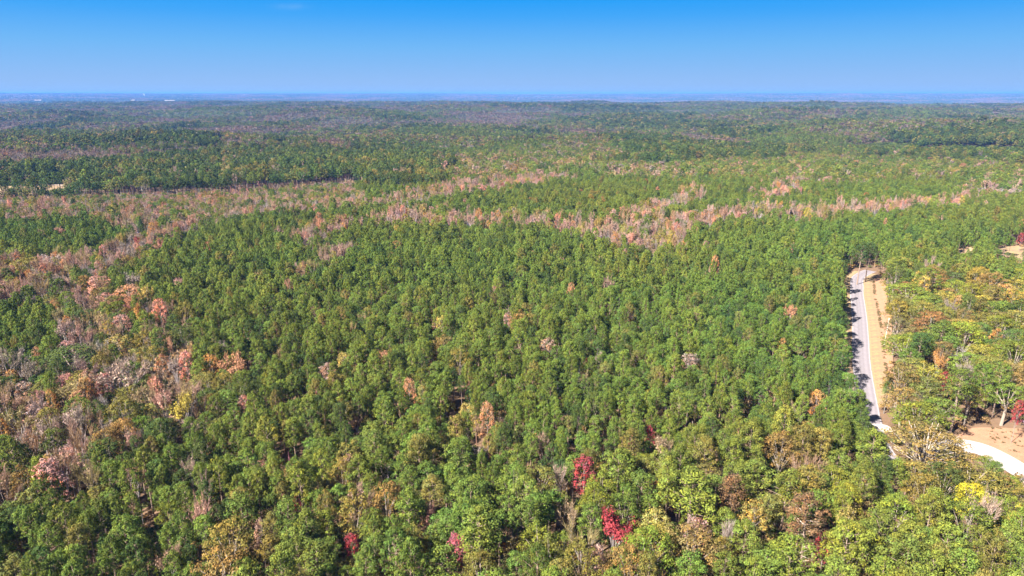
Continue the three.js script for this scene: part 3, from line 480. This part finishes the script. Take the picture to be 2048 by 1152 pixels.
// which ones show largest
const shown = { pine: [], oak: [], bare: [], maple: [] };
for (const t of trees) {
  const q = pixel(t.x, t.y + t.h * 0.72, t.z); t.sx = q[0]; t.sy = q[1]; t.size = t.r * FOC / q[2];
  if (t.mark || (!t.low && q[2] > 10 && t.sx > -t.size * 0.4 && t.sx < W + t.size * 0.4 && t.sy < H + t.size * 0.5 && t.sy > 150)) shown[t.kind].push(t);
}
const most = { pine: 300, oak: 300, bare: 300, maple: 300 };
for (const k in shown) { shown[k].sort((a, b) => (b.mark ? 1e4 : b.size) - (a.mark ? 1e4 : a.size)); shown[k] = shown[k].slice(0, most[k]); shown[k].forEach((t) => { t.single = true; }); }

// labels: by the nearest landmark, the side of it and the place in that order
const RANK = ['', 'second ', 'third ', 'fourth ', 'fifth ', 'sixth ', 'seventh ', 'eighth ', 'ninth ', 'tenth ', 'eleventh ', 'twelfth ', 'thirteenth ', 'fourteenth ', 'fifteenth ', 'sixteenth '];
const NOUN = { pine: 'pine', oak: 'oak', bare: 'leafless tree', maple: 'maple' }, CATEGORY = { pine: 'pine tree', oak: 'oak tree', bare: 'bare tree', maple: 'maple tree' }, GROUP = { pine: 'green pines of the near wood', oak: 'oaks among the pines', bare: 'leafless autumn trees', maple: 'maples in autumn colour' };
{
  const anchors = trees.filter((t) => t.mark), sorted = new Map();
  for (const k in shown) for (const t of shown[k]) if (!t.mark) {
    let best = null, d = 1e9; for (const a of anchors) { const e = Math.hypot(a.sx - t.sx, (a.sy - t.sy) * 1.6); if (e < d) { d = e; best = a; } }
    const dx = t.sx - best.sx, dy = t.sy - best.sy, side = Math.abs(dx) > Math.abs(dy) * 1.3 ? (dx < 0 ? 'left of' : 'right of') : dy < 0 ? 'behind' : 'in front of', g = t.tone + NOUN[k] + side + best.short;
    if (!sorted.has(g)) sorted.set(g, []); sorted.get(g).push([d, t, side, best.short]);
  }
  for (const list of sorted.values()) { list.sort((a, b) => a[0] - b[0]); list.forEach(([, t, side, short], i) => { t.label = (list.length > 1 ? (RANK[i] ?? 'far ' + RANK[i - 15]) + 'nearest ' : '') + t.tone + ' ' + NOUN[t.kind] + ' ' + side + ' the ' + short; }); }
}
// ---------------------------------------------------------------- plant them
const range = (n, f) => Array.from({ length: n }, (_, i) => f(i));
const Q = [1, 0.5, 0.15, 0.05];
const forms = {
  pine: Q.map((q, l) => range([6, 5, 4, 3][l], (i) => pine(i + 1, q))),
  oak: Q.map((q, l) => range([5, 4, 4, 3][l], (i) => oak(i + 1, q))),
  bare: Q.map((q, l) => range([5, 4, 3, 2][l], (i) => bare(i + 1, q, l > 1 ? 0.5 : [0.12, 0.3, 0.2, 0.42, 0.05][i]))),
  maple: Q.map((q, l) => range([5, 4, 3, 2][l], (i) => i % 2 ? bare(i + 21, q, 0.85) : pine(i + 21, q, 0, 1))),
};
const special = { open: pine(77, 1, 1), gnarled: oak(88, 1.3, 1), snag: bare(60, 0.8, 0.05, 1) };
const mats = new Map();
function toned(t) { // one material for each kind, tone and step of tint
  const c = t.tint.map((v) => Math.round(Math.log(v) * 9) / 9), k = t.kind + c.map((v) => v.toFixed(2)).join();
  if (!mats.has(k)) { const m = leafMat(t.kind + '_foliage', c.map(Math.exp)); if (t.kind === 'bare') m.transmission = 0.12; mats.set(k, m); }
  return mats.get(k);
}
const proto = new Map();
function single(t) {
  const f = t.o?.open ? special.open : t.o?.gnarled ? special.gnarled : t.o?.narrow ? (t.kind === 'bare' ? special.snag : forms.maple[0][(t.v % 3) * 2]) : forms[t.kind][0][t.v % forms[t.kind][0].length];
  if (!proto.has(f)) {
    const g = new THREE.Group(), c = new THREE.Mesh(f.crown, stuffLeaf), s = new THREE.Mesh(f.trunk, t.kind === 'bare' || t.kind === 'maple' ? paleBark : barkMat); c.name = 'crown'; s.name = 'trunk'; g.add(c, s); proto.set(f, g);
  }
  const o = proto.get(f).clone(); o.children[0].material = toned(t);
  o.position.set(t.x, t.y, t.z); o.rotation.y = t.turn; const s = t.r / f.r; o.scale.set(s, t.h / f.h, s);
  const data = { label: t.label, category: CATEGORY[t.kind] }; if (!t.mark) data.group = GROUP[t.kind];
  add(o, { pine: 'pine_tree', oak: 'oak_tree', bare: 'bare_tree', maple: 'maple_tree' }[t.kind], data);
}
for (const k in shown) shown[k].forEach(single);
{
  const sets = new Map();
  for (const t of trees) if (!t.single) {
    const r = Math.hypot(t.x, t.z), l = t.band === 3 ? 3 : (r < 260 && !t.low) ? 0 : r < 640 ? 1 : t.band === 2 || r > 1100 ? 3 : 2, n = t.v % forms[t.kind][l].length, k = t.kind + l + '_' + n;
    if (!sets.has(k)) sets.set(k, { kind: t.kind, f: forms[t.kind][l][n], list: [] }); sets.get(k).list.push(t);
  }
  const mass = { pine: ['pine_forest', 'continuous green pine forest filling the middle of the land', 'pine forest'], oak: ['oak_woodland', 'olive and dark green oak woodland mixed through the pines', 'oak woodland'], bare: ['bare_woodland', 'bands of tan and pinkish leafless woodland along the streams', 'bare woodland'], maple: ['maple_woodland', 'pink, salmon and orange trees scattered along the stream bands', 'autumn woodland'] }, groups = {};
  for (const k in mass) { groups[k] = new THREE.Group(); }
  const mtx = new THREE.Matrix4(), qt = new THREE.Quaternion(), up = V(0, 1, 0), col = new THREE.Color();
  for (const { kind, f, list } of sets.values()) {
    const pale = kind === 'bare' || kind === 'maple';
    const tr = f.trunk.clone(), tc = tr.attributes.color; // bark keeps its own colour under the copies' leaf tint
    const T = TONES[kind][{ pine: 'green', oak: 'olive', bare: 'tan', maple: 'salmon' }[kind]];
    if (tc) for (let i = 0; i < tc.count; i++) { const s = pale ? [0.34, 0.3, 0.29] : [1, 1, 1]; tc.setXYZ(i, tc.getX(i) * s[0] / T[0], tc.getY(i) * s[1] / T[1], tc.getZ(i) * s[2] / T[2]); }
    const geo = tc && tc.count ? mergeGeometries([f.crown, tr]) : f.crown;
    const im = new THREE.InstancedMesh(geo, pale && kind === 'bare' ? stuffTwig : stuffLeaf, list.length); im.name = 'trees';
    list.forEach((t, i) => { const s = t.r / f.r; mtx.compose(V(t.x, t.y, t.z), qt.setFromAxisAngle(up, t.turn), V(s, t.h / f.h, s)); im.setMatrixAt(i, mtx); im.setColorAt(i, col.setRGB(...t.tint)); });
    im.userData.kind = 'stuff'; groups[kind].add(im);
  }
  for (const k in mass) add(groups[k], mass[k][0], { kind: 'stuff', label: mass[k][1], category: mass[k][2] });
  // brush under the near trees
  const R = rng(555), list = range(3, () => []), tones = [[0.17, 0.11, 0.05], [0.1, 0.11, 0.035], [0.22, 0.13, 0.06], [0.13, 0.09, 0.05], [0.24, 0.15, 0.05], [0.09, 0.1, 0.03]];
  for (let z = -70; z > -470; z -= 3.1) for (let x = z * 0.8 - 8; x < -z * 0.8 + 8; x += 3.1) { const X = x + (R() - 0.5) * 3, zz = z + (R() - 0.5) * 3, a = R(), b = R(); if (a < 0.35 || !woods(X, zz, Math.hypot(X, zz))) continue; list[(b * 3) | 0].push([X, zz, 0.7 + 0.9 * R() * a, R() * 6, tones[(R() * 6) | 0], 0.8 + 0.5 * R()]); }
  const brush = new THREE.Group();
  list.forEach((l, n) => { const im = new THREE.InstancedMesh(bush(n + 1), stuffLeaf, l.length); im.name = 'brush'; im.userData.kind = 'stuff'; l.forEach(([x, z, s, a, c, v], i) => { mtx.compose(V(x, ground(x, z), z), qt.setFromAxisAngle(up, a), V(s, s, s)); im.setMatrixAt(i, mtx); im.setColorAt(i, col.setRGB(c[0] * v, c[1] * v, c[2] * v)); }); brush.add(im); });
  add(brush, 'undergrowth', { kind: 'stuff', label: 'brown and olive undergrowth on the forest floor', category: 'undergrowth' });
  // weeds along the ditch, scattered tufts on the clay
  const wl = []; for (let i = 8; i < 126; i++) for (let j = 0; j < 3; j++) { const q = roadPts[i].clone().lerp(roadPts[i + 1], R()), d = roadPts[i + 1].clone().sub(roadPts[i]).normalize(), o = -7.2 + (R() - 0.5) * 0.7; if (fbm(i / 4, 3, 2) < 0.5 && R() < 0.8) continue; wl.push([q.x - d.z * o, q.z + d.x * o, 0.16 + 0.22 * R(), R() * 6]); }
  for (let i = 0; i < 500; i++) { const X = lerp(Z.clay.box.min.x, Z.clay.box.max.x, R()), zz = lerp(Z.clay.box.min.y, Z.clay.box.max.y, R()); if (within(Z.clay, X, zz) && !driveLine.some((q) => Math.hypot(q.x - X, q.z - zz) < 4.6) && fbm(X / 3, zz / 6, 2) > 0.6) wl.push([X, zz, 0.14 + 0.16 * R(), R() * 6]); }
  const im = new THREE.InstancedMesh(bush(9), stuffLeaf, wl.length); wl.forEach(([x, z, s, a], i) => { mtx.compose(V(x, ground(x, z) - 0.15, z), qt.setFromAxisAngle(up, a), V(s, s, s)); im.setMatrixAt(i, mtx); im.setColorAt(i, col.setRGB(0.11, 0.085, 0.04)); });
  add(im, 'ditch_weeds', { kind: 'stuff', label: 'dark weeds in a line along the roadside ditch', category: 'weeds' });
}
{ // the farthest wooded hills: patches of crowns, too far to tell apart
  const m = new Mesher(), R = rng(99); for (let i = 0; i < 6; i++) { const a = R() * 6.28, d = Math.sqrt(R()) * 8; clump(m, V(Math.cos(a) * d, 5 + 2 * R(), Math.sin(a) * d), 4 + 1.4 * R(), 0.9, 16, 4.2, R, grade(R, 0.7, 1.3), 0); }
  const list = [], cell = 32; for (let z = -3600; z > -19000; z -= cell) for (let x = z * 0.79; x < -z * 0.79; x += cell) { const r = Math.hypot(x, z); if (r < 6000 || R() < 0.35 + 0.5 * smooth(8000, 15000, r)) continue; list.push([x + (R() - 0.5) * cell, z + (R() - 0.5) * cell, 0.9 + 0.4 * R(), R() * 6, fbm(x / 500, z / 500, 3)]); }
  const im = new THREE.InstancedMesh(m.build(), stuffLeaf, list.length), mtx = new THREE.Matrix4(), qt = new THREE.Quaternion(), up = V(0, 1, 0), col = new THREE.Color();
  list.forEach(([x, z, s, a, n], i) => { mtx.compose(V(x, ground(x, z) - 1, z), qt.setFromAxisAngle(up, a), V(s * 1.15, s, s * 1.15)); im.setMatrixAt(i, mtx); n > 0.55 ? col.setRGB(0.15, 0.11, 0.07) : col.setRGB(0.065, 0.09, 0.035); im.setColorAt(i, col); });
  add(im, 'distant_forest', { kind: 'stuff', label: 'blue hazy wooded hills along the horizon', category: 'forest' });
}
// ---------------------------------------------------------------- utility pole and water tower
{
  const p = at(1768, 692), g = new THREE.Group(), wood = new THREE.MeshStandardMaterial({ name: 'weathered_pole', roughness: 0.9 }); wood.color.setRGB(0.6, 0.52, 0.46);
  const pole = new THREE.Mesh(new THREE.CylinderGeometry(0.13, 0.19, 10, 10).translate(0, 4.7, 0), wood); pole.name = 'pole';
  const arm = new THREE.Mesh(new THREE.BoxGeometry(1.5, 0.12, 0.1).translate(0, 9.1, 0.17), wood); arm.name = 'crossarm';
  const glass = new THREE.MeshStandardMaterial({ name: 'insulator', roughness: 0.4 }); glass.color.setRGB(0.5, 0.5, 0.5);
  g.add(pole, arm); for (const x of [-0.6, 0.6]) { const i = new THREE.Mesh(new THREE.LatheGeometry([[0.001, 0], [0.05, 0], [0.07, 0.06], [0.04, 0.1], [0.06, 0.16], [0.001, 0.2]].map(([a, b]) => new THREE.Vector2(a, b)), 8).translate(x, 9.16, 0.17), glass); i.name = 'insulator'; g.add(i); }
  g.position.set(p.x, ground(p.x, p.z) + 0.5, p.z); g.rotation.set(0, 0.5, -0.05);
  add(g, 'utility_pole', { label: 'pale wooden utility pole on the clay bank beside the road', category: 'utility pole' });
}
{
  const p = at(288, 188.5, 30), white = new THREE.MeshStandardMaterial({ name: 'white_paint', roughness: 0.5 }); white.color.setRGB(0.85, 0.85, 0.85);
  const g = new THREE.Group(), part = (n, geo) => { const m = new THREE.Mesh(geo, white); m.name = n; g.add(m); };
  part('tank', new THREE.LatheGeometry([[0.01, 24], [3, 24.4], [7, 27], [8, 31], [7, 35], [3, 37.5], [0.01, 38]].map(([a, b]) => new THREE.Vector2(a, b)), 20)); part('riser', new THREE.CylinderGeometry(1.2, 1.6, 25, 12).translate(0, 12, 0));
  for (let i = 0; i < 6; i++) { const a = i * Math.PI / 3, m = new Mesher(); m.cone(V(Math.cos(a) * 10, -1, Math.sin(a) * 10), V(Math.cos(a) * 7, 29, Math.sin(a) * 7), 0.6, 0.5, 6, [1, 1, 1]); part('leg', m.build()); }
  g.position.set(p.x, ground(p.x, p.z), p.z); add(g, 'water_tower', { label: 'white water tower standing on the far wooded skyline', category: 'water tower' });
}
let faces = 0; scene.traverse((o) => { if (o.isMesh && !o.isInstancedMesh) faces += (o.geometry.index ?? o.geometry.attributes.position).count / 3; });
console.log('faces', faces, 'trees', trees.length, Object.fromEntries(Object.entries(shown).map(([k, v]) => [k, v.length])), 'mats', mats.size);

const renderer = new THREE.WebGLRenderer({ antialias: true });
renderer.shadowMap.enabled = true;
renderer.toneMapping = THREE.LinearToneMapping;
renderer.toneMappingExposure = EXPOSURE;
renderer.render(scene, camera);
